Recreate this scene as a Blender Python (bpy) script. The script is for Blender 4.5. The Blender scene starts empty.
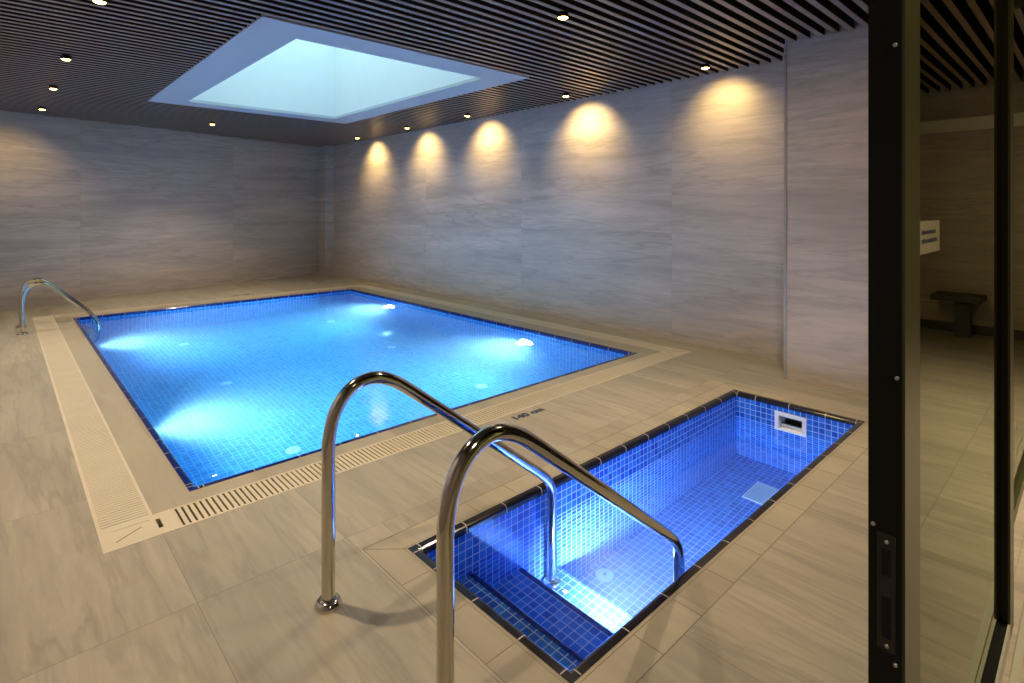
import bpy, bmesh, math, random
from mathutils import Vector, Matrix
random.seed(7)
sc = bpy.context.scene
COL = sc.collection
R = math.radians

# ------------------------------------------------------------------ camera
cam_d = bpy.data.cameras.new('camera'); cam = bpy.data.objects.new('camera', cam_d); COL.objects.link(cam)
F_PX, Y0, YAW = 549.56, 210.14, 0.750
cam_d.sensor_width = 36.0; cam_d.sensor_fit = 'HORIZONTAL'; cam_d.lens = F_PX / 1024 * 36
cam_d.shift_y = -(341.5 - Y0) / 1024
cam_d.clip_start = 0.02; cam_d.clip_end = 100
cam.location = (0, 0, 1.4); cam.rotation_euler = (R(90), 0, -YAW)
sc.camera = cam
# ------------------------------------------------------------------ world, exposure
w = bpy.data.worlds.new('world'); sc.world = w; w.use_nodes = True
w.node_tree.nodes['Background'].inputs[0].default_value = (1.0, 0.86, 0.62, 1)
w.node_tree.nodes['Background'].inputs[1].default_value = 0.10
sc.view_settings.view_transform = 'Standard'; sc.view_settings.look = 'None'
sc.view_settings.gamma = 1; sc.view_settings.use_curve_mapping = False
sc.view_settings.exposure = 0.0
cy = sc.cycles
cy.use_denoising = True; cy.max_bounces = 10; cy.diffuse_bounces = 4; cy.glossy_bounces = 4
cy.transmission_bounces = 8; cy.volume_bounces = 1; cy.transparent_max_bounces = 8
cy.caustics_refractive = True; cy.caustics_reflective = False; cy.blur_glossy = 0.5
cy.sample_clamp_indirect = 12.0
WARM = (1.0, 0.69, 0.25)
SOFT = (1.0, 0.76, 0.50)   # the plain downlights
SPOT_W = 50.0        # watts of one ceiling lamp's beam
POOL_W = 440.0        # watts of one underwater lamp of the big pool
PLUNGE_E = 3700.0
SKY_E = 2.35         # radiance of the daylight opening

# ------------------------------------------------------------------ geometry constants
ZC = 2.776           # underside of ceiling slats
LX, RX = -0.35, 5.28 # side walls
PX = 4.758           # pier face
FY = -2.6            # wall behind the photographer
DY0, DY1 = 0.2025, 0.2507
DX = 1.0              # free edge of the sliding door leaf
AX = 8.07            # far wall of the alcove behind the glass
def back_y(x): return 10.42 + 0.25 * x

# ------------------------------------------------------------------ helpers
def link(o, parent=None):
    COL.objects.link(o)
    if parent is not None: o.parent = parent
    return o
def obj(name, bm, mat, parent=None, smooth=False):
    me = bpy.data.meshes.new(name); 
    bmesh.ops.recalc_face_normals(bm, faces=bm.faces[:])
    bm.to_mesh(me); bm.free()
    me.materials.append(mat)
    if smooth:
        for p in me.polygons: p.use_smooth = True
    return link(bpy.data.objects.new(name, me), parent)
def tag(o, label=None, cat=None, group=None, kind=None):
    if label: o['label'] = label
    if cat: o['category'] = cat
    if group: o['group'] = group
    if kind: o['kind'] = kind
    return o
def empty(name, loc, label=None, cat=None, group=None, kind=None, rz=0):
    o = bpy.data.objects.new(name, None); o.location = loc; o.rotation_euler = (0, 0, rz); o.empty_display_size = 0.05
    link(o); return tag(o, label, cat, group, kind)
def copy_tree(o, parent=None):
    c = o.copy(); COL.objects.link(c); c.parent = parent
    for ch in list(o.children): copy_tree(ch, c)
    return c
def box(bm, x0, x1, y0, y1, z0, z1, bev=0.0):
    vs = [bm.verts.new((x, y, z)) for z in (z0, z1) for y in (y0, y1) for x in (x0, x1)]
    fs = []
    for q in ((0,2,3,1),(4,5,7,6),(0,1,5,4),(2,6,7,3),(0,4,6,2),(1,3,7,5)):
        fs.append(bm.faces.new([vs[i] for i in q]))
    if bev > 0:
        es = list({e for f_ in fs for e in f_.edges})
        bmesh.ops.bevel(bm, geom=es, offset=bev, segments=2, affect='EDGES', profile=0.6)
    return bm
def B(*a, **k): return box(bmesh.new(), *a, **k)
def prism(bm, poly, z0, z1):
    b = [bm.verts.new((x, y, z0)) for x, y in poly]; t = [bm.verts.new((x, y, z1)) for x, y in poly]
    bm.faces.new(b[::-1]); bm.faces.new(t); n = len(poly)
    for i in range(n): bm.faces.new((b[i], b[(i+1) % n], t[(i+1) % n], t[i]))
    return bm
def lathe(bm, prof, n=32, M=Matrix()):
    rings = []
    for r, z in prof:
        if r < 1e-6: rings.append([bm.verts.new(M @ Vector((0, 0, z)))])
        else: rings.append([bm.verts.new(M @ Vector((r*math.cos(2*math.pi*i/n), r*math.sin(2*math.pi*i/n), z))) for i in range(n)])
    for a, b in zip(rings, rings[1:]):
        for i in range(n):
            j = (i+1) % n
            if len(a) == 1 and len(b) == 1: continue
            if len(a) == 1: bm.faces.new((a[0], b[j], b[i]))
            elif len(b) == 1: bm.faces.new((a[i], a[j], b[0]))
            else: bm.faces.new((a[i], a[j], b[j], b[i]))
    return bm
def catmull(P, sub=8):
    P = [Vector(p) for p in P]; out = []
    Q = [2*P[0]-P[1]] + P + [2*P[-1]-P[-2]]
    for i in range(1, len(Q)-2):
        a, b, c, d = Q[i-1:i+3]
        for s in range(sub):
            t = s/sub
            out.append(0.5*((2*b)+(c-a)*t+(2*a-5*b+4*c-d)*t*t+(3*b-a-3*c+d)*t**3))
    out.append(P[-1]); return out
def tube(bm, pts, r, n=24):
    pts = [Vector(p) for p in pts]; rings = []
    up = None
    for i, p in enumerate(pts):
        t = (pts[min(i+1, len(pts)-1)] - pts[max(i-1, 0)]).normalized()
        if up is None:
            up = t.orthogonal().normalized()
        up = (up - t*up.dot(t)).normalized(); s = t.cross(up)
        rings.append([bm.verts.new(p + r*(math.cos(2*math.pi*k/n)*up + math.sin(2*math.pi*k/n)*s)) for k in range(n)])
    for a, b in zip(rings, rings[1:]):
        for k in range(n): bm.faces.new((a[k], a[(k+1) % n], b[(k+1) % n], b[k]))
    bm.faces.new(rings[0][::-1]); bm.faces.new(rings[-1])
    return bm
def slab_with_holes(rect, holes, z0, z1, mask=None):
    """one slab over rect with rectangular holes, internal faces left out"""
    xs = sorted({rect[0], rect[1]} | {v for h in holes for v in h[:2]}); xs = [x for x in xs if rect[0] <= x <= rect[1]]
    ys = sorted({rect[2], rect[3]} | {v for h in holes for v in h[2:]}); ys = [y for y in ys if rect[2] <= y <= rect[3]]
    def solid(i, j):
        if i < 0 or j < 0 or i >= len(xs)-1 or j >= len(ys)-1: return False
        cx, cy_ = (xs[i]+xs[i+1])/2, (ys[j]+ys[j+1])/2
        return not any(h[0] < cx < h[1] and h[2] < cy_ < h[3] for h in holes)
    bm = bmesh.new(); V = {}
    def v(i, j, z):
        if (i, j, z) not in V: V[(i, j, z)] = bm.verts.new((xs[i], ys[j], z))
        return V[(i, j, z)]
    for i in range(len(xs)-1):
        for j in range(len(ys)-1):
            if not solid(i, j): continue
            bm.faces.new((v(i,j,z1), v(i+1,j,z1), v(i+1,j+1,z1), v(i,j+1,z1)))
            bm.faces.new((v(i,j,z0), v(i,j+1,z0), v(i+1,j+1,z0), v(i+1,j,z0)))
            for (di, dj, a, b) in ((-1,0,(i,j),(i,j+1)), (1,0,(i+1,j),(i+1,j+1)), (0,-1,(i,j),(i+1,j)), (0,1,(i,j+1),(i+1,j+1))):
                if not solid(i+di, j+dj):
                    bm.faces.new((v(*a,z0), v(*b,z0), v(*b,z1), v(*a,z1)))
    return bm

# ------------------------------------------------------------------ node helpers
class NT:
    def __init__(s, name):
        s.m = bpy.data.materials.new(name); s.m.use_nodes = True
        s.n = s.m.node_tree.nodes; s.l = s.m.node_tree.links
        s.b = s.n['Principled BSDF']; s.out = s.n['Material Output']
    def node(s, t, **k):
        n = s.n.new(t)
        for a, v in k.items(): setattr(n, a, v)
        return n
    def put(s, sock, v):
        if isinstance(v, bpy.types.NodeSocket): s.l.new(v, sock)
        elif v is not None: sock.default_value = v
    def math(s, op, a, b=None, c=None):
        n = s.node('ShaderNodeMath', operation=op)
        s.put(n.inputs[0], a); s.put(n.inputs[1], b); s.put(n.inputs[2], c)
        return n.outputs[0]
    def vmath(s, op, a, b=None):
        n = s.node('ShaderNodeVectorMath', operation=op); s.put(n.inputs[0], a); s.put(n.inputs[1], b); return n.outputs[0]
    def mix(s, f, a, b, blend='MIX'):
        n = s.node('ShaderNodeMix', data_type='RGBA', blend_type=blend)
        s.put(n.inputs[0], f); s.put(n.inputs[6], a if isinstance(a, bpy.types.NodeSocket) else (*a, 1)); s.put(n.inputs[7], b if isinstance(b, bpy.types.NodeSocket) else (*b, 1))
        return n.outputs[2]
    def noise(s, vec, scale, detail=4, rough=0.5, dist=0.0):
        n = s.node('ShaderNodeTexNoise'); s.put(n.inputs['Vector'], vec)
        n.inputs['Scale'].default_value = scale; n.inputs['Detail'].default_value = detail
        n.inputs['Roughness'].default_value = rough; n.inputs['Distortion'].default_value = dist
        return n.outputs[0]
    def ramp(s, fac, pts):
        n = s.node('ShaderNodeValToRGB'); s.l.new(fac, n.inputs[0]); e = n.color_ramp.elements
        while len(e) < len(pts): e.new(0.5)
        for i, (p, c) in enumerate(pts):
            e[i].position = p; e[i].color = (*c, 1) if len(c) == 3 else c
        return n.outputs[0]
    def coord(s):
        return s.node('ShaderNodeTexCoord').outputs['Object']
    def bump(s, h, strength, dist=0.01):
        n = s.node('ShaderNodeBump'); s.put(n.inputs['Height'], h); n.inputs['Strength'].default_value = strength; n.inputs['Distance'].default_value = dist
        s.l.new(n.outputs[0], s.b.inputs['Normal']); return n
    def base(s, c, rough=0.5, metal=0.0, spec=None):
        s.put(s.b.inputs['Base Color'], c if isinstance(c, bpy.types.NodeSocket) else (*c, 1))
        s.put(s.b.inputs['Roughness'], rough); s.put(s.b.inputs['Metallic'], metal)
        if spec is not None: s.b.inputs['Specular IOR Level'].default_value = spec
        return s.m

def simple(name, c, rough=0.5, metal=0.0, spec=None, noise=0.06, nscale=40):
    t = NT(name); n = t.noise(t.coord(), nscale, 3)
    c2 = tuple(max(0, v*(1-noise*2)) for v in c)
    return t.base(t.mix(n, c2, tuple(v*(1+noise) for v in c)), rough, metal, spec)
def emit(name, c, e):
    t = NT(name); t.base((0.02, 0.02, 0.02), 0.6)
    t.b.inputs['Emission Color'].default_value = (*c, 1); t.b.inputs['Emission Strength'].default_value = e
    return t.m

def stone(name, mode, tone, pitch_a, pitch_b, off_a=0.0, off_b=0.0, joints=True, vein=1.0, rough=0.42):
    """veined porcelain slabs; mode 'floor': grain along Y; 'x'/'y': wall whose normal is x / y (grain horizontal)"""
    t = NT(name); sep = t.node('ShaderNodeSeparateXYZ'); t.l.new(t.coord(), sep.inputs[0])
    X, Y, Z = sep.outputs
    if mode == 'floor': a, b = X, Y           # a across grain, b along grain
    elif mode == 'x': a, b = Z, Y
    else: a, b = Z, X
    ia = t.math('FLOOR', t.math('DIVIDE', t.math('SUBTRACT', a, off_a), pitch_a))
    ib = t.math('FLOOR', t.math('DIVIDE', t.math('SUBTRACT', b, off_b), pitch_b))
    cell = t.math('ADD', t.math('MULTIPLY', ia, 7.31), t.math('MULTIPLY', ib, 3.77))
    cmb = t.node('ShaderNodeCombineXYZ')
    t.l.new(t.math('ADD', t.math('MULTIPLY', a, 1.0), t.math('MULTIPLY', cell, 2.13)), cmb.inputs[0])
    t.l.new(t.math('MULTIPLY', b, 0.11), cmb.inputs[1]); t.l.new(cell, cmb.inputs[2])
    v = cmb.outputs[0]
    broad = t.noise(v, 3.2, 5, 0.55, 0.6)
    fine = t.noise(v, 22.0, 6, 0.65, 0.8)
    vn = t.noise(v, 4.2, 5, 0.6, 0.3)
    ridge = t.math('SUBTRACT', 1.0, t.math('MULTIPLY', t.math('ABSOLUTE', t.math('SUBTRACT', vn, 0.5)), 30.0))
    ridge = t.math('MAXIMUM', ridge, 0.0)
    gate = t.math('GREATER_THAN', t.noise(v, 2.1, 2), 0.5)
    ridge = t.math('MULTIPLY', ridge, t.math('MULTIPLY', t.noise(v, 1.9, 2), 1.45))
    lo = tuple(c*0.68 for c in tone); hi = tuple(min(1, c*1.25) for c in tone)
    col = t.ramp(broad, [(0.25, lo), (0.5, tone), (0.75, hi)])
    col = t.mix(t.math('MULTIPLY', t.ramp(fine, [(0.35, (1,1,1)), (0.6, (0,0,0))]), 0.5*vein), col, tuple(c*0.66 for c in tone))
    col = t.mix(t.math('MULTIPLY', ridge, 0.5*vein), col, tuple(c*0.48 for c in tone))
    # cloudy grey patches independent of the grain
    cl = t.noise(t.coord(), 1.7, 3, 0.5)
    col = t.mix(t.math('MULTIPLY', cl, 0.28), col, tuple(c*k for c, k in zip(tone, (0.86, 0.9, 0.98))))
    if joints:
        def line(p, off, pitch, wd):
            fr = t.math('FRACT', t.math('DIVIDE', t.math('SUBTRACT', p, off - wd/2), pitch))
            return t.math('LESS_THAN', fr, wd/pitch)
        j = t.math('MAXIMUM', line(a, off_a, pitch_a, 0.003), line(b, off_b, pitch_b, 0.003))
        col = t.mix(t.math('MULTIPLY', j, 0.6 if mode == 'floor' else 0.35), col, tuple(c*0.35 for c in tone))
    r = t.math('ADD', t.math('MULTIPLY', fine, 0.12), rough)
    t.base(col, r, 0.0, 0.45)
    t.bump(fine, 0.05, 0.004)
    return t.m

def mosaic(name, cols, grout, pitch, off=(0,0,0), gw=0.0035, rough=0.12):
    t = NT(name); co = t.coord()
    sh = t.vmath('DIVIDE', t.vmath('SUBTRACT', co, off), (pitch,)*3)
    fl = t.vmath('FLOOR', t.vmath('ADD', sh, (0.001, 0.001, 0.001)))
    s1 = t.node('ShaderNodeSeparateXYZ'); t.l.new(sh, s1.inputs[0])
    nrm = t.node('ShaderNodeNewGeometry').outputs['True Normal']
    s2 = t.node('ShaderNodeSeparateXYZ'); t.l.new(t.vmath('ABSOLUTE', nrm), s2.inputs[0])
    # cell centre only in the face plane, so a face lying on a cell border stays even
    keep = t.node('ShaderNodeCombineXYZ'); g = None
    for k in range(3):
        inpl = t.math('LESS_THAN', s2.outputs[k], 0.5); t.l.new(inpl, keep.inputs[k])
        fr = t.math('FRACT', s1.outputs[k])
        d = t.math('MINIMUM', fr, t.math('SUBTRACT', 1.0, fr))
        ln = t.math('MULTIPLY', t.math('LESS_THAN', d, gw/pitch/2), inpl)
        g = ln if g is None else t.math('MAXIMUM', g, ln)
    wn = t.node('ShaderNodeTexWhiteNoise', noise_dimensions='3D'); t.l.new(t.vmath('MULTIPLY', fl, keep.outputs[0]), wn.inputs[0])
    col = t.ramp(wn.outputs[0], [(0.0, cols[0]), (0.5, cols[1]), (1.0, cols[2])])
    col = t.mix(g, col, grout)
    t.base(col, t.math('ADD', rough, t.math('MULTIPLY', g, 0.5)), 0, 0.5)
    t.bump(t.math('SUBTRACT', 1.0, g), 0.25, 0.002)
    return t.m

# ------------------------------------------------------------------ materials
M = {}
M['floor'] = stone('floor_porcelain', 'floor', (0.365, 0.335, 0.272), 0.5675, 1.15, 0.515, 2.2)
M['surround'] = stone('surround_porcelain', 'floor', (0.355, 0.32, 0.25), 0.5675, 1.2, 0.1, 0.4, joints=False, vein=0.25)
M['wall_y'] = stone('wall_slab_back', 'y', (0.49, 0.425, 0.375), 1.15, 2.33, 0.0, 0.9)
M['wall_x'] = stone('wall_slab_side', 'x', (0.48, 0.425, 0.395), 1.15, 2.33, 0.0, 0.82)
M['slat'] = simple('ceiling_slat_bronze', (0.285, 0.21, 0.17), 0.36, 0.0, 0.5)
M['slat_body'] = simple('ceiling_slat_gap_shade', (0.012, 0.009, 0.008), 0.6)  # slat sides near black: deep shade of the gaps put into the colour
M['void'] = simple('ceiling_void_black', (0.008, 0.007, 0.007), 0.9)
M['plaster'] = simple('white_plaster', (0.80, 0.80, 0.80), 0.7, nscale=8, noise=0.02)
M['border'] = simple('satin_off_white', (0.50, 0.52, 0.54), 0.6, nscale=8, noise=0.02)
M['steel'] = simple('polished_steel', (0.62, 0.59, 0.52), 0.09, 1.0, nscale=3, noise=0.02)
M['alu'] = simple('aluminium', (0.62, 0.62, 0.62), 0.28, 1.0)
M['grate'] = simple('grate_cream_plastic', (0.57, 0.515, 0.40), 0.5, nscale=6)
M['channel'] = simple('channel_dark', (0.03, 0.027, 0.022), 0.8)
M['frame'] = simple('door_frame_dark', (0.004, 0.004, 0.004), 0.42, 0.0, 0.25)
M['stile'] = simple('door_stile_olive', (0.036, 0.040, 0.014), 0.36, 0.0, 0.5)
M['black'] = simple('lamp_black', (0.012, 0.012, 0.012), 0.4)
M['white_plastic'] = simple('white_plastic', (0.80, 0.84, 0.86), 0.3)
M['ink'] = simple('marking_ink', (0.02, 0.03, 0.07), 0.6)
M['sticker'] = simple('sticker_paper', (0.24, 0.24, 0.17), 0.6)
M['plaque'] = simple('alcove_pale_panel', (0.8, 0.8, 0.7), 0.5)
M['bench'] = simple('bench_slate', (0.05, 0.055, 0.06), 0.5)
M['tile_pool'] = mosaic('pool_mosaic', [(0.010, 0.13, 0.52), (0.028, 0.24, 0.66), (0.06, 0.34, 0.75)], (0.45, 0.64, 0.88), 0.05, (0.73, 3.14, -1.3), 0.005)
M['tile_plunge'] = mosaic('plunge_mosaic', [(0.008, 0.075, 0.50), (0.014, 0.135, 0.62), (0.036, 0.21, 0.72)], (0.36, 0.50, 0.80), 0.0396, (1.27, 1.93, -0.026), 0.0042)
M['nosing'] = simple('step_nosing_navy', (0.004, 0.012, 0.16), 0.15)
# coping: dark glazed bullnose tiles with pale joints
def coping_mat(name, off, pitch, c):
    t = NT(name); sep = t.node('ShaderNodeSeparateXYZ'); t.l.new(t.coord(), sep.inputs[0])
    nrm = t.node('ShaderNodeSeparateXYZ'); t.l.new(t.node('ShaderNodeNewGeometry').outputs['True Normal'], nrm.inputs[0])
    t.base(t.mix(t.noise(t.coord(), 14, 4), tuple(v*0.7 for v in c), tuple(v*1.5 for v in c)), 0.16, 0, 0.5)
    return t.m
M['coping_plunge'] = coping_mat('coping_black_glaze', 0, 0.24, (0.010, 0.010, 0.016))
M['coping_pool'] = coping_mat('coping_navy_glaze', 0, 0.24, (0.006, 0.018, 0.14))
M['joint'] = simple('coping_joint_grout', (0.42, 0.40, 0.38), 0.8)
M['spot_lens'] = emit('ceiling_lamp_lens', (1.0, 0.58, 0.13), 40.0)
M['sky_panel'] = emit('skylight_daylight', (0.52, 0.92, 1.0), SKY_E)
M['pool_lens'] = emit('pool_lamp_lens', (0.80, 0.90, 1.0), 90.0)
M['pool_lens'].cycles.emission_sampling = 'NONE'
M['plunge_lens'] = emit('plunge_lamp_lens', (1.0, 0.93, 0.97), PLUNGE_E)
# water
def water_mat(name, scat, absorb, rip):
    t = NT(name); t.n.remove(t.b)
    g = t.node('ShaderNodeBsdfGlass'); g.inputs['IOR'].default_value = 1.333; g.inputs['Roughness'].default_value = 0.0
    g.inputs['Color'].default_value = (1, 1, 1, 1)
    bp = t.node('ShaderNodeBump'); bp.inputs['Strength'].default_value = rip; bp.inputs['Distance'].default_value = 0.02
    t.l.new(t.noise(t.coord(), 4.5, 2, 0.4, 0.4), bp.inputs['Height']); t.l.new(bp.outputs[0], g.inputs['Normal'])
    t.l.new(g.outputs[0], t.out.inputs['Surface'])
    vs = t.node('ShaderNodeVolumeScatter'); vs.inputs['Color'].default_value = (*scat[1], 1); vs.inputs['Density'].default_value = scat[0]
    vs.inputs['Anisotropy'].default_value = 0.35
    va = t.node('ShaderNodeVolumeAbsorption'); va.inputs['Color'].default_value = (*absorb[1], 1); va.inputs['Density'].default_value = absorb[0]
    ad = t.node('ShaderNodeAddShader'); t.l.new(vs.outputs[0], ad.inputs[0]); t.l.new(va.outputs[0], ad.inputs[1])
    t.l.new(ad.outputs[0], t.out.inputs['Volume'])
    return t.m
M['water_pool'] = water_mat('pool_water', (0.30, (0.40, 0.82, 1.0)), (0.50, (0.03, 0.80, 0.96)), 0.12)
M['water_plunge'] = water_mat('plunge_water', (0.16, (0.55, 0.84, 1.0)), (0.40, (0.05, 0.70, 0.97)), 0.05)
# clear tinted glass
def glass_mat():
    t = NT('tinted_glass'); t.n.remove(t.b)
    tr = t.node('ShaderNodeBsdfTransparent'); tr.inputs[0].default_value = (0.74, 0.79, 0.56, 1)
    gl = t.node('ShaderNodeBsdfGlossy'); gl.inputs['Roughness'].default_value = 0.0; gl.inputs[0].default_value = (0.9, 0.95, 0.8, 1)
    fr = t.node('ShaderNodeFresnel'); fr.inputs[0].default_value = 1.5
    mx = t.node('ShaderNodeMixShader'); t.l.new(fr.outputs[0], mx.inputs[0]); t.l.new(tr.outputs[0], mx.inputs[1]); t.l.new(gl.outputs[0], mx.inputs[2])
    t.l.new(mx.outputs[0], t.out.inputs['Surface']); return t.m
M['glass'] = glass_mat()

# ------------------------------------------------------------------ pool constants
BP = (0.689, 4.561, 3.096, 9.10)     # big pool outer coping
BG = (0.308, 5.005, 2.767, 9.517)    # outer edge of its drain channel
GW = 0.205                           # channel width
PP = (1.234, 4.183, 1.067, 1.955)    # plunge pool outer coping
PB = (1.096, 4.310, 0.941, 2.080)    # its border tiles
CW = 0.040                           # coping width

# ------------------------------------------------------------------ room shell
S = lambda n, bm, m, parent=None: tag(obj(n, bm, m, parent), kind='structure')
S('floor', slab_with_holes((LX-0.2, 8.3, FY-0.2, 12.9), [BG, PB], -0.06, 0.0), M['floor'])
S('wall_right', B(RX, RX+0.2, 1.79, 12.2, 0, 3.1), M['wall_x'])
# pier: slab towards the room, its return and the side of the alcove
pier = bmesh.new(); prism(pier, [(PX, 0.965), (4.90, 0.965), (4.90, 1.62), (AX, 1.62), (AX, 1.79), (PX, 1.79)], 0, 3.1)
S('wall_pier', pier, M['wall_x'])
S('trim_1', B(PX-0.006, PX+0.004, 1.775, 1.796, 0, ZC), simple('corner_profile', (0.30, 0.30, 0.31), 0.5))
bw = bmesh.new(); prism(bw, [(LX-0.2, back_y(LX-0.2)), (RX+0.2, back_y(RX+0.2)), (RX+0.2, back_y(RX+0.2)+0.2), (LX-0.2, back_y(LX-0.2)+0.2)], 0, 3.1)
S('wall_back', bw, M['wall_y'])
S('wall_corner', B(5.10, RX, 11.34, 11.80, 0, 3.05), M['wall_y'])
S('wall_left', B(LX-0.2, LX, FY, 10.35, 0, 3.1), M['wall_x'])
S('wall_front', B(LX-0.2, AX+0.2, FY-0.2, FY, 0, 3.1), M['wall_y'])
S('wall_alcove', B(AX, AX+0.2, FY, 1.9, 0, 3.1), M['wall_x'])
S('baseboard_alcove', B(AX-0.02, AX, FY, 1.62, 0, 0.10), M['bench'])
SK = (1.36, 4.02, 4.055, 8.18); SI = (1.735, 3.685, 4.40, 7.87)
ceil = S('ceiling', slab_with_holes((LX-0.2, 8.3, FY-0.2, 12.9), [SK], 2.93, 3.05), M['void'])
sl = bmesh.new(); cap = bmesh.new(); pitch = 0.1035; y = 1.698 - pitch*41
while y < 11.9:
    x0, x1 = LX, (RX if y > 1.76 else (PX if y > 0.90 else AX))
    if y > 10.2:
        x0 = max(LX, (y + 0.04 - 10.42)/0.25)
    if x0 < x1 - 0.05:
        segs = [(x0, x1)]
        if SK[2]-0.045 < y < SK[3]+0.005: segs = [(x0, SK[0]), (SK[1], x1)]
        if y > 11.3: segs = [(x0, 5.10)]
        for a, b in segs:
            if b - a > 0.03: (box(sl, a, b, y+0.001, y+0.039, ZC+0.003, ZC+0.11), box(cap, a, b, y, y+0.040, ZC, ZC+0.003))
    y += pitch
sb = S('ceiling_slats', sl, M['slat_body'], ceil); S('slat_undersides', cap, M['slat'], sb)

# skylight
sk = empty('skylight', (0, 0, 0), 'large rectangular skylight with flat white border over the big pool', 'skylight')
obj('border', slab_with_holes((SK[0], SK[1], SK[2], SK[3]), [SI], ZC-0.004, ZC+0.03), M['border'], sk)
obj('light_shaft', slab_with_holes((SI[0]-0.08, SI[1]+0.08, SI[2]-0.08, SI[3]+0.08), [SI], ZC+0.03, 4.1), M['plaster'], sk)
obj('daylight_panel', B(SI[0]-0.05, SI[1]+0.05, SI[2]-0.05, SI[3]+0.05, 4.1, 4.13), M['sky_panel'], sk)

# ------------------------------------------------------------------ pools
def ring_boxes(bm, outer, w_, z0, z1):
    x0, x1, y0, y1 = outer
    return slab_with_holes(outer, [(x0+w_, x1-w_, y0+w_, y1-w_)], z0, z1)
def coping(name, r, parent, mat, wd, pitch_, starts):
    """bullnose pieces laid round the rim, pale joints between them"""
    x0, x1, y0, y1 = r
    prof = [(0.0, -0.03), (0.0, 0.003), (wd*0.55, 0.003)] + [(wd*0.55+wd*0.45*math.sin(R(a)), 0.003-0.018*(1-math.cos(R(a)))) for a in (25, 50, 75, 90)] + [(wd, -0.03)]
    bm = bmesh.new(); jm = bmesh.new()
    gap = 0.0025
    def strip(bm_, fn, s0, s1, m0=0.0, m1=0.0):
        a = [bm_.verts.new(fn(s0 + m0*t, t, z)) for t, z in prof]; b = [bm_.verts.new(fn(s1 - m1*t, t, z)) for t, z in prof]
        n = len(prof)
        for i in range(n): bm_.faces.new((a[i], a[(i+1) % n], b[(i+1) % n], b[i]))
        bm_.faces.new(a); bm_.faces.new(b[::-1])
    sides = [(lambda s, t, z: (s, y0+t, z), x0, x1, starts[0]), (lambda s, t, z: (s, y1-t, z), x0, x1, starts[1]),
             (lambda s, t, z: (x0+t, s, z), y0, y1, starts[2]), (lambda s, t, z: (x1-t, s, z), y0, y1, starts[3])]
    for fn, a, b, st in sides:
        cuts = [c for k in range(-40, 60) for c in [st + k*pitch_] if a + 0.06 < c < b - 0.06]
        pts = [a] + cuts + [b]
        for i in range(len(pts)-1):
            strip(bm, fn, pts[i] + (0 if i == 0 else gap), pts[i+1] - (0 if i == len(pts)-2 else gap), 1.0 if i == 0 else 0, 1.0 if i == len(pts)-2 else 0)
        for c in cuts: strip(jm, fn, c - gap, c + gap)
        # corner joints
        for c, sg in ((a + wd + 0.004, 1), (b - wd - 0.004, 1)):
            strip(jm, lambda s, t, z: fn(s, t + (0.0006 if t > 0 else 0), z + (0.0008 if z > -0.02 else 0)), c - 0.002, c + 0.002)
    tmp = bpy.data.meshes.new('tmp'); jm.to_mesh(tmp); jm.free()
    n0 = len(bm.faces); bm.from_mesh(tmp); bpy.data.meshes.remove(tmp); bm.faces.ensure_lookup_table()
    for f_ in bm.faces[n0:]: f_.material_index = 1
    c = obj(name, bm, mat, parent); c.data.materials.append(M['joint'])
    return c
def inner_shell(r, wd, zf, zt, th=0.12, hole=None):
    """basin: walls and floor as one closed shell"""
    a = (r[0]+wd, r[1]-wd, r[2]+wd, r[3]-wd); bm = bmesh.new()
    o = (a[0]-th, a[1]+th, a[2]-th, a[3]+th)
    def rect(q, z): return [bm.verts.new((q[i], q[j], z)) for i, j in ((0,2),(1,2),(1,3),(0,3))]
    it, ib, ot, ob = rect(a, zt), rect(a, zf), rect(o, zt), rect(o, zf-th)
    for i in range(4):
        j = (i+1) % 4
        if i == 1 and hole:      # end wall pierced for the skimmer: ring of four faces
            h = [bm.verts.new((a[1], yy, z)) for yy, z in ((hole[0], hole[3]), (hole[1], hole[3]), (hole[1], hole[2]), (hole[0], hole[2]))]
            q = (it[1], it[2], ib[2], ib[1])
            for k in range(4): bm.faces.new((q[k], q[(k+1) % 4], h[(k+1) % 4], h[k]))
        else: bm.faces.new((it[i], it[j], ib[j], ib[i]))
        bm.faces.new((ot[i], ot[j], it[j], it[i])); bm.faces.new((ot[i], ob[i], ob[j], ot[j]))
    bm.faces.new(ib); bm.faces.new(ob[::-1]); return bm
pool = empty('swimming_pool', (0, 0, 0), 'large rectangular blue mosaic swimming pool along the right wall', 'pool')
basin = obj('basin', inner_shell(BP, CW-0.004, -1.3, -0.028), M['tile_pool'], pool)
coping('coping', BP, pool, M['coping_pool'], CW, 0.245, (1.0, 1.0, 3.42, 3.42))
plunge = empty('plunge_pool', (0, 0, 0), 'small narrow deep blue mosaic plunge pool with steps in front', 'pool')
obj('basin', inner_shell(PP, CW-0.004, -0.92, -0.026, hole=(1.519-0.081, 1.519+0.081, -0.135-0.047, -0.135+0.047)), M['tile_plunge'], plunge)
coping('coping', PP, plunge, M['coping_plunge'], CW, 0.2385, (1.526, 1.513, 1.295, 1.295))
px0, py0, py1 = PP[0]+CW-0.006, PP[2]+CW-0.006, PP[3]-CW+0.006
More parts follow.
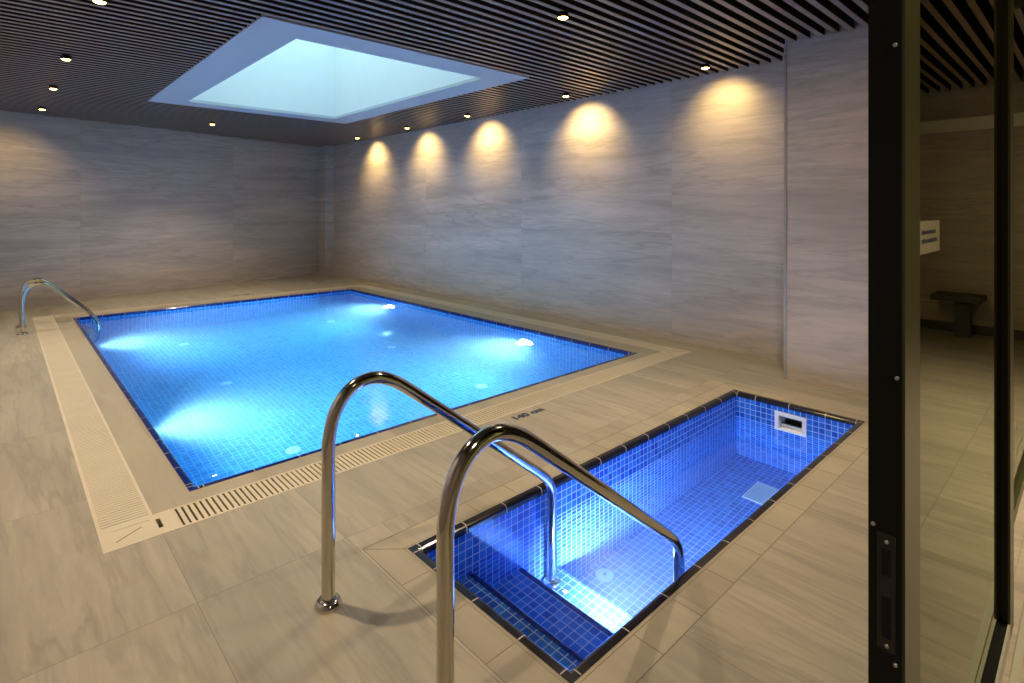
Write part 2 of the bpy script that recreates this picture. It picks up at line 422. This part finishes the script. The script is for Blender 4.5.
for i, (xe, zt) in enumerate(((1.56, -0.262), (1.86, -0.472), (2.13, -0.69))):
    st = obj('step', B(px0 if i == 0 else (1.56, 1.86)[i-1], xe-0.03, py0, py1, -0.93, zt), M['tile_plunge'], plunge)
    nb = bmesh.new()
    prof = [(xe-0.032, zt-0.04), (xe-0.032, zt+0.002), (xe-0.012, zt+0.002), (xe-0.003, zt-0.004), (xe, zt-0.014), (xe, zt-0.04)]
    a = [nb.verts.new((x, py0, z)) for x, z in prof]; b = [nb.verts.new((x, py1, z)) for x, z in prof]
    for k in range(len(prof)): nb.faces.new((a[k], a[(k+1) % 6], b[(k+1) % 6], b[k]))
    nb.faces.new(a); nb.faces.new(b[::-1])
    if i < 2: tag(obj('nosing', nb, M['nosing'], st), 'dark navy bullnose edge')
    else: obj('nosing', nb, M['tile_plunge'], st)
    rb = B(xe-0.03, xe-0.001, py0, py1, -0.93, zt-0.04)
    obj('riser', rb, M['tile_plunge'], st)

# water bodies (closed, reaching just behind the tiles so that no water side shows)
tag(obj('pool_water', B(BP[0]+0.02, BP[1]-0.02, BP[2]+0.02, BP[3]-0.02, -1.36, -0.040), M['water_pool']),
    'clear glowing blue water filling the large pool', 'water', kind='stuff')
tag(obj('plunge_water', B(PP[0]+0.02, PP[1]-0.02, PP[2]+0.02, PP[3]-0.02, -0.98, -0.185), M['water_plunge']),
    'clear deep blue water filling the small plunge pool', 'water', kind='stuff')

# surround borders
S('trim_2', slab_with_holes((BG[0]+GW, BG[1]-GW, BG[2]+GW, BG[3]-GW), [BP], -0.06, -0.0005), M['surround'])
# border tiles round the plunge pool, mitred corners, thin joints
tb = slab_with_holes(PB, [PP], -0.06, 0.0); S('trim_3', tb, M['surround'])
jb = bmesh.new()
zj0, zj1 = 0.0, 0.0008
box(jb, PB[0]-.002, PB[1]+.002, PB[2]-.002, PB[2]+.001, zj0, zj1); box(jb, PB[0]-.002, PB[1]+.002, PB[3]-.001, PB[3]+.002, zj0, zj1)
box(jb, PB[0]-.002, PB[0]+.001, PB[2], PB[3], zj0, zj1); box(jb, PB[1]-.001, PB[1]+.002, PB[2], PB[3], zj0, zj1)
x = 1.528
while x < 4.15: 
    box(jb, x-.0012, x+.0012, PB[2], PP[2]-0.012, zj0, zj1); box(jb, x-.0012+.1, x+.0012+.1, PP[3]+0.012, PB[3], zj0, zj1); x += 0.2435
for yy in (1.295, 1.54, 1.78):
    box(jb, PB[0], PP[0]-0.012, yy-.0012, yy+.0012, zj0, zj1); box(jb, PP[1]+0.012, PB[1], yy-.0012, yy+.0012, zj0, zj1)
def mitre(p, q):
    d = (Vector(q)-Vector(p)).normalized(); n = Vector((-d.y, d.x))*0.0013
    prism(jb, [(p[0]+n.x, p[1]+n.y), (p[0]-n.x, p[1]-n.y), (q[0]-n.x, q[1]-n.y), (q[0]+n.x, q[1]+n.y)], zj0, zj1)
for a, b in (((PB[0], PB[2]), (PP[0], PP[2])), ((PB[0], PB[3]), (PP[0], PP[3])), ((PB[1], PB[2]), (PP[1], PP[2])), ((PB[1], PB[3]), (PP[1], PP[3]))): mitre(a, b)
# thin strip line just outside the coping
for q in ((PP[0]-.014, PP[1]+.014, PP[2]-.014, PP[2]-.012), (PP[0]-.014, PP[1]+.014, PP[3]+.012, PP[3]+.014)): box(jb, *q, zj0, zj1)
for q in ((PP[0]-.014, PP[0]-.012, PP[2]-.014, PP[3]+.014), (PP[1]+.012, PP[1]+.014, PP[2]-.014, PP[3]+.014)): box(jb, *q, zj0, zj1)
S('trim_4', jb, simple('joint_brown', (0.245, 0.22, 0.17), 0.9))

# drain channels with grates
S('trim_5', slab_with_holes((BG[0], BG[1], BG[2], BG[3]), [(BG[0]+GW, BG[1]-GW, BG[2]+GW, BG[3]-GW)], -0.08, -0.03), M['channel'])
def grate(label, x0, x1, y0, y1, along):
    e = empty('drain_grate', ((x0+x1)/2, (y0+y1)/2, 0), label, 'drain grate', 'overflow grates round the large pool')
    cx, cyy = (x0+x1)/2, (y0+y1)/2
    fr = bmesh.new(); bars = bmesh.new(); fw = 0.014
    if along == 'x':
        box(fr, x0-cx, x1-cx, y0-cyy, y0+fw-cyy, -0.03, 0.001, ); box(fr, x0-cx, x1-cx, y1-fw-cyy, y1-cyy, -0.03, 0.001)
        x = x0
        while x < x1 - 0.015: box(bars, x-cx, x+0.0165-cx, y0+fw-cyy, y1-fw-cyy, -0.022, 0.0); x += 0.0256
    else:
        box(fr, x0-cx, x0+fw-cx, y0-cyy, y1-cyy, -0.03, 0.001); box(fr, x1-fw-cx, x1-cx, y0-cyy, y1-cyy, -0.03, 0.001)
        y = y0
        while y < y1 - 0.015: box(bars, x0+fw-cx, x1-fw-cx, y-cyy, y+0.0205-cyy, -0.022, 0.0); y += 0.0256
    obj('frame', fr, M['grate'], e); obj('bars', bars, M['grate'], e)
gx0, gx1, gy0, gy1 = BG; CC = 0.272
grate('long cream slotted drain grate on the near side of the large pool', gx0+CC, gx1-CC, gy0, gy0+GW, 'x')
grate('cream slotted drain grate along the far side of the large pool', gx0+CC, gx1-CC, gy1-GW, gy1, 'x')
grate('wide-looking cream ribbed drain grate along the left side of the large pool', gx0, gx0+GW, gy0+GW, gy1-GW, 'y')
grate('cream drain grate between the large pool and the right wall', gx1-GW, gx1, gy0+GW, gy1-GW, 'y')
def corner(label, x, y, sx):
    # plate with a keyhole slot and engraved marks
    e = empty('grate_corner', (x, y, 0), label, 'drain grate corner', 'corner plates of the overflow grates')
    bm = slab_with_holes((0, CC, 0, GW) if sx > 0 else (-CC, 0, 0, GW), [((0.205, 0.222, 0.06, 0.15) if sx > 0 else (-0.222, -0.205, 0.06, 0.15))], -0.03, 0.0012)
    obj('plate', bm, M['grate'], e)
    g = bmesh.new()
    def ln(p, q, w_=0.0025):
        d = (Vector(q)-Vector(p)).normalized(); n = Vector((-d.y, d.x))*w_
        prism(g, [(sx*(p[0]+n.x), p[1]+n.y), (sx*(p[0]-n.x), p[1]-n.y), (sx*(q[0]-n.x), q[1]-n.y), (sx*(q[0]+n.x), q[1]+n.y)], 0.0008, 0.0016)
    ln((0.045, 0.165), (0.185, 0.165), 0.0012); ln((0.05, 0.06), (0.15, 0.125))
    obj('engraving', g, simple('engraving_brown', (0.14, 0.11, 0.07), 0.8), e)
    return e
corner('cream corner plate of the drain at the near left corner of the large pool', gx0, gy0, 1)
corner('cream corner plate of the drain at the near right corner, below the right wall', gx1, gy0, -1)
corner('cream corner plate of the drain at the far left corner behind the ladder', gx0, gy1-GW, 1)
corner('cream corner plate of the drain at the far right corner by the corner pier', gx1, gy1-GW, -1)

# ------------------------------------------------------------------ underwater lights
def pool_light(loc, ry, rz, label, lens, r=0.105, group='underwater lamps in the large pool', watts=0):
    e = empty('underwater_light', loc, label, 'pool light', group)
    e.rotation_euler = (0, ry, rz)
    # local +X looks into the water
    Mx = Matrix.Rotation(R(90), 4, 'Y')
    obj('bezel', lathe(bmesh.new(), [(r+0.022, 0.0), (r+0.022, 0.006), (r+0.012, 0.014), (r, 0.014), (r-0.003, 0.004), (r-0.003, 0.0)], 36, Mx), M['white_plastic'], e, True)
    obj('lens', lathe(bmesh.new(), [(r-0.004, 0.003), (r*0.7, 0.010), (r*0.35, 0.0135), (0, 0.0145)], 36, Mx), lens, e, True)
    if watts:
        L = bpy.data.lights.new('beam', 'SPOT'); L.color = (0.74, 0.80, 1.0); L.energy = watts; L.spot_size = R(150); L.spot_blend = 1.0; L.shadow_soft_size = 0.05
        lo = bpy.data.objects.new('beam', L); link(lo, e); lo.location = (0.09, 0, 0); lo.rotation_euler = (0, R(-90), 0)
    return e
for yv, d in ((4.60, 'nearer'), (7.65, 'farther')):
    pool_light((BP[1]-CW, yv, -0.45), 0, R(180), 'underwater lamp glowing on the right wall of the large pool, %s of two' % d, M['pool_lens'], watts=POOL_W)
    pool_light((BP[0]+CW, yv, -0.45), 0, 0, 'underwater lamp on the left wall of the large pool, %s of two' % d, M['pool_lens'], watts=POOL_W)
pool_light((1.861, 1.50, -0.622), 0, 0, 'underwater lamp in the step riser of the plunge pool', M['plunge_lens'], 0.045, 'underwater lamp of the plunge pool')

# ------------------------------------------------------------------ floor inlets, drains, skimmer
def inlet(x, y, z, label, r, group):
    e = empty('floor_inlet', (x, y, z), label, 'pool inlet', group)
    obj('cover', lathe(bmesh.new(), [(r, 0), (r, 0.005), (r*0.86, 0.011), (r*0.4, 0.013), (r*0.22, 0.012), (r*0.2, 0.008), (0, 0.008)], 32), M['white_plastic'], e, True)
    obj('screw', lathe(bmesh.new(), [(r*0.12, 0.008), (r*0.12, 0.014), (0, 0.015)], 12), M['steel'], e, True)
    return e
rows = {4.44: 'nearest row', 6.24: 'middle row', 8.04: 'far row'}
for yv, t_ in rows.items():
    for xv, s_ in ((1.73, 'left'), (3.70, 'right')):
        inlet(xv, yv, -1.3, 'round white inlet on the large pool floor, %s, %s of the two' % (t_, s_), 0.058, 'round inlets on the large pool floor')
inlet(2.39, 1.83, -0.92, 'round white inlet on the plunge pool floor below the handrails', 0.050, 'round inlet on the plunge pool floor')
md = empty('main_drain', (3.74, 1.56, -0.92), 'square white drain cover on the floor at the far end of the plunge pool', 'drain cover')
obj('frame', slab_with_holes((-0.125, 0.125, -0.075, 0.075), [(-0.108, 0.108, -0.06, 0.06)], 0, 0.012), M['white_plastic'], md)
cb = bmesh.new()
for k in range(13): box(cb, -0.108, 0.108, -0.06+k*0.0094, -0.06+k*0.0094+0.0072, 0, 0.010)
obj('cover', cb, M['white_plastic'], md)
skm = empty('skimmer', (PP[1]-CW+0.002, 1.519, -0.135), 'white rectangular skimmer opening on the end wall of the plunge pool', 'skimmer')
def yz_frame(bm, w0, h0, w1, h1, x0, x1):
    for (a, b, c, d) in ((-w0, w0, h1, h0), (-w0, w0, -h0, -h1), (-w0, -w1, -h1, h1), (w1, w0, -h1, h1)): box(bm, x0, x1, a, b, c, d)
    return bm
obj('frame', yz_frame(bmesh.new(), 0.108, 0.072, 0.083, 0.049, -0.014, 0.0), M['white_plastic'], skm)
th = yz_frame(bmesh.new(), 0.083, 0.049, 0.079, 0.045, -0.012, 0.12)
obj('throat', th, M['white_plastic'], skm)
obj('recess', B(0.118, 0.122, -0.083, 0.083, -0.049, 0.049), M['channel'], skm)
obj('weir', B(0.03, 0.036, -0.078, 0.078, -0.048, -0.022), M['white_plastic'], skm)

# ------------------------------------------------------------------ handrails
RR = 0.0235
PROF = [(0, 0.0), (0, 0.2), (0, 0.4), (0, 0.53), (0.003, 0.592), (0.022, 0.668), (0.062, 0.729), (0.122, 0.765), (0.19, 0.768), (0.262, 0.740),
        (0.335, 0.690), (0.40, 0.640), (0.52, 0.548), (0.695, 0.412), (0.94, 0.222), (1.075, 0.117), (1.128, 0.068), (1.155, 0.020), (1.163, -0.04), (1.163, -0.2), (1.163, -0.4), (1.163, -0.672)]
def flange(bm, x, z0, r=0.047):
    return lathe(bm, [(RR, 0.026), (RR+0.004, 0.024), (RR+0.012, 0.0235), (r-0.004, 0.015), (r, 0.006), (r, 0.0)], 36, Matrix.Translation((x, 0, z0)))
def handrail(y, label):
    e = empty('handrail', (0.852, y, 0), label, 'handrail', 'curved steel handrails of the plunge pool')
    pts = catmull([(x, 0, z) for x, z in PROF], 6)
    obj('tube', tube(bmesh.new(), pts, RR, 28), M['steel'], e, True)
    obj('floor_flange', flange(bmesh.new(), 0, 0), M['steel'], e, True)
    obj('step_flange', flange(bmesh.new(), 1.163, -0.69), M['steel'], e, True)
    return e
handrail(1.87, 'curved polished steel handrail on the far side of the plunge pool steps')
handrail(1.17, 'curved polished steel handrail nearest the camera, cut by the bottom of the photo')

# ladder of the large pool
lad = empty('pool_ladder', (0.185, 8.30, 0), 'steel pool ladder with two curved rails at the far left corner of the large pool', 'pool ladder')
LP = [(0, 0), (0, 0.2), (0, 0.36), (0.012, 0.46), (0.055, 0.53), (0.13, 0.562), (0.20, 0.545), (0.30, 0.462), (0.45, 0.315), (0.60, 0.165), (0.665, 0.085), (0.690, 0.0), (0.680, -0.12), (0.62, -0.25), (0.60, -0.45), (0.60, -1.0)]
for k, yv in enumerate((0.0, 0.47)):
    rl = obj('rail', tube(bmesh.new(), catmull([(x, yv, z) for x, z in LP], 6), 0.020, 20), M['steel'], lad, True)
    obj('flange', lathe(bmesh.new(), [(0.02, 0.022), (0.03, 0.020), (0.045, 0.012), (0.048, 0.0)], 28, Matrix.Translation((0, yv, 0))), M['steel'], rl, True)
for z in (-0.35, -0.62, -0.89):
    obj('tread', box(bmesh.new(), 0.585, 0.665, 0.0, 0.47, z, z+0.022, bev=0.005), M['alu'], lad)

# ------------------------------------------------------------------ depth markings
def text_mesh(name, body, size, loc, rz, mat, label, cat, group=None):
    cu = bpy.data.curves.new(name, 'FONT'); cu.body = body; cu.size = size; cu.extrude = 0.0004; cu.offset = 0.0042
    o = bpy.data.objects.new(name + '_tmp', cu); COL.objects.link(o)
    dg = bpy.context.evaluated_depsgraph_get(); me = bpy.data.meshes.new_from_object(o.evaluated_get(dg))
    bpy.data.objects.remove(o, do_unlink=True); bpy.data.curves.remove(cu)
    me.materials.clear(); me.materials.append(mat)
    ob = bpy.data.objects.new(name, me); link(ob); ob.location = loc; ob.rotation_euler = (0, 0, rz); ob.scale = (1.2, 1, 1)
    return tag(ob, label, cat, group)
text_mesh('depth_marking', '140 cm', 0.080, (2.51, 2.662, 0.0006), 0, M['ink'], 'dark 140 cm depth marking on the floor between the two pools', 'marking')
text_mesh('depth_marking', '140 cm', 0.098, (3.12, 9.72, 0.0006), R(180), M['ink'], 'small dark depth marking on the far deck beyond the large pool', 'marking')

# ------------------------------------------------------------------ ceiling lamps
GROUP = 'small black ceiling spotlights'
def make_lamp():
    e = empty('ceiling_spotlight', (0, 0, ZC))
    obj('housing', lathe(bmesh.new(), [(0.0, 0.0), (0.034, 0.0), (0.038, -0.004), (0.042, -0.034), (0.042, -0.038), (0.036, -0.038), (0.034, -0.034), (0.0, -0.034)], 28), M['black'], e, True)
    obj('lens', lathe(bmesh.new(), [(0.0, -0.047), (0.014, -0.0455), (0.025, -0.042), (0.034, -0.035)], 24), M['spot_lens'], e, True)
    return e
LAMPS = [ # x, y, tilt toward (dx,dy), tilt deg, label
 (4.87, 2.55, (1,0), 42, 'lit black ceiling spotlight beside the right wall, nearest the pier'),
 (4.87, 4.30, (1,0), 42, 'lit black ceiling spotlight beside the right wall, second from the pier'),
 (4.87, 6.16, (1,0), 42, 'lit black ceiling spotlight beside the right wall, third from the pier'),
 (4.87, 7.75, (1,0), 42, 'lit black ceiling spotlight beside the right wall, fourth from the pier'),
 (4.87, 9.45, (1,0), 42, 'lit black ceiling spotlight beside the right wall, nearest the back corner'),
 (0.47, 4.40, (-1,0), 12, 'lit ceiling spotlight in the left row, top edge of the photo'),
 (0.43, 6.28, (-1,0), 12, 'lit ceiling spotlight in the left row, second from the top of the photo'),
 (0.43, 7.90, (-1,0), 12, 'lit ceiling spotlight in the left row, third from the top of the photo'),
 (0.41, 9.62, (-.5,1), 32, 'lit ceiling spotlight in the left row, nearest the back wall'),
 (2.43, 9.48, (0,0), 0, 'lit ceiling spotlight between the skylight and the back wall'),
 (2.87, 2.56, (0,0), 0, 'lit ceiling spotlight on the near side of the skylight, top of the photo'),
 (0.50, 2.56, (-1,0), 10, 'ceiling spotlight in the left row just outside the photo'),
 (0.70, -0.60, (0,0), 0, 'ceiling spotlight behind the photographer'),
 (2.95, 0.92, (0,0), 0, 'added unseen ceiling spotlight brightening the plunge pool deck, above the edge of the photo'),  # added out of view to lift the floor on the right
 (2.90, -0.80, (0,0), 0, 'ceiling spotlight behind the photographer beyond the door'),
 (4.20, -1.05, (0,0), 0, 'added unseen ceiling spotlight in the lobby part beside the glass door'),  # added fill for the floor mirrored in the glass, kept out of the reflection
]
proto = make_lamp()
for i, (x, y, (dx, dy), tilt, label) in enumerate(LAMPS):
    o = proto if i == 0 else copy_tree(proto)
    o.location = (x, y, ZC)
    tag(o, label, 'spotlight', GROUP)
    L = bpy.data.lights.new('beam', 'SPOT'); L.color = WARM if tilt > 30 else SOFT; L.shadow_soft_size = 0.03 if y > 0 else 0.14
    wash = tilt > 30
    L.spot_size = R(110 if wash else 112); L.spot_blend = 1.0
    L.energy = SPOT_W * (0.72 if wash else ((11.0 if x > 4 else 2.6) if y < 0 else 3.6))
    lo = bpy.data.objects.new('beam', L); link(lo, o); lo.location = (0, 0, -0.075)
    d = Vector((dx, dy, 0)); 
    v = Vector((0, 0, -1)) if d.length == 0 else (d.normalized()*math.sin(R(tilt)) + Vector((0, 0, -math.cos(R(tilt)))))
    lo.rotation_euler = v.to_track_quat('-Z', 'Y').to_euler()

# ------------------------------------------------------------------ glass sliding door
d1 = empty('door_1', (DX, DY0, 0), kind='structure')
H_ = 2.74; DE = 2.40
def part(n, m, x0, x1, y0, y1, z0, z1, parent=None, bev=0.0):
    return obj(n, box(bmesh.new(), x0-DX, x1-DX, y0-DY0, y1-DY0, z0, z1, bev=bev), m, parent or d1)
edge = part('edge_stile', M['frame'], DX, DX+0.09, DY0+0.004, DY1, 0.004, H_)
part('stile_cover', M['stile'], DX+0.0005, DX+0.10, DY0, DY0+0.004, 0.004, H_)
part('stile', M['stile'], DE, DE+0.10, DY0, DY0+0.006, 0.004, H_)
part('stile', M['frame'], DE, DE+0.10, DY0+0.006, DY1, 0.004, H_)
part('rail', M['stile'], DX+0.09, DE, DY0, DY1, H_-0.09, H_)
pale = simple('rail_lip_pale', (0.36, 0.37, 0.30), 0.4)
br = part('bottom_rail', M['frame'], DX+0.10, DE, DY0+0.006, DY1, 0.004, 0.05)
part('rail_lip', pale, DX+0.10, DE, DY0, DY0+0.006, 0.004, 0.053, br)
part('rail_lip', pale, DX+0.10, DE, DY1-0.014, DY1+0.001, 0.004, 0.053, br)
part('pane', M['glass'], DX+0.09, DE, DY0+0.020, DY0+0.028, 0.05, H_-0.09)
lk = part('lock_plate', simple('lock_black', (0.018, 0.018, 0.017), 0.3), DX-0.0015, DX, DY0+0.012, DY1-0.012, 0.721, 0.900)
for z0, z1 in ((0.837, 0.878), (0.741, 0.804)):
    part('latch_slot', simple('slot_black', (0.001, 0.001, 0.001), 0.9), DX-0.0022, DX-0.0014, DY0+0.018, DY0+0.030, z0, z1, lk)
def screw(y, z, parent):
    Mx = Matrix.Translation((-0.0015, y-DY0, z)) @ Matrix.Rotation(R(-90), 4, 'Y')
    return obj('screw', lathe(bmesh.new(), [(0.0030, -0.0015), (0.0030, 0.0008), (0.002, 0.0014), (0.001, 0.0006), (0, 0.0004)], 14, Mx), M['alu'], parent, True)
screw(0.226, 0.889, lk); screw(0.2258, 0.729, lk); screw(0.2126, 1.144, edge); screw(0.2150, 1.652, edge); screw(0.2146, 0.706, edge); screw(0.244, 0.910, edge)
# fixed glass panel further along the track
d2 = empty('door_2', (2.50, 0.262, 0), kind='structure')
def part2(n, m, x0, x1, y0, y1, z0, z1):
    return obj(n, box(bmesh.new(), x0-2.50, x1-2.50, y0-0.262, y1-0.262, z0, z1), m, d2)
part2('stile', M['frame'], 2.46, 2.54, 0.262, 0.31, 0.004, H_)
part2('stile', M['frame'], 4.65, 4.755, 0.262, 0.31, 0.004, H_)
part2('bottom_rail', M['stile'], 2.54, 4.65, 0.266, 0.306, 0.004, 0.06)
part2('rail', M['stile'], 2.54, 4.65, 0.266, 0.306, H_-0.09, H_)
part2('pane', M['glass'], 2.54, 4.65, 0.282, 0.290, 0.06, H_-0.09)
S('trim_6', B(-0.2, PX+0.2, 0.17, 0.34, 2.742, ZC-0.002), M['frame'])
tk = bmesh.new(); box(tk, 1.3, 4.9, 0.168, 0.188, 0, 0.004); box(tk, 1.3, 4.9, 0.225, 0.2275, 0, 0.0035); box(tk, 1.3, 4.9, 0.318, 0.325, 0, 0.006)
S('trim_7', tk, pale)
stk = empty('door_sticker', (1.285, DY0+0.0165, 1.35), 'small pale sticker with two dark lines of print on the glass door', 'sticker')
obj('paper', B(-0.13, 0.088, 0.002, 0.0035, -0.030, 0.030), M['sticker'], stk)
tx = bmesh.new(); random.seed(3)
for row, (z, a, b) in enumerate(((0.006, -0.072, 0.045), (-0.010, -0.072, 0.062))):
    x = a
    while x < b:
        wd = random.uniform(0.003, 0.0065); box(tx, x, x+wd, 0.0012, 0.0021, z, z+random.uniform(0.005, 0.0075)); x += wd + random.choice((0.0012, 0.0012, 0.0012, 0.005))
obj('print', tx, M['ink'], stk)
# things dimly seen behind the glass
be = empty('bench', (AX-0.25, -0.665, 0), 'dark slab bench on a block leg dimly seen through the glass door', 'bench')
obj('seat', box(bmesh.new(), -0.2, 0.2, -0.20, 0.24, 0.40, 0.46, bev=0.005), M['bench'], be)
obj('leg', B(-0.08, 0.08, 0.0, 0.13, 0, 0.40), M['bench'], be)
S('trim_8', B(AX-0.04, AX, -1.6, 1.62, 2.31, 2.45), M['plaque'])
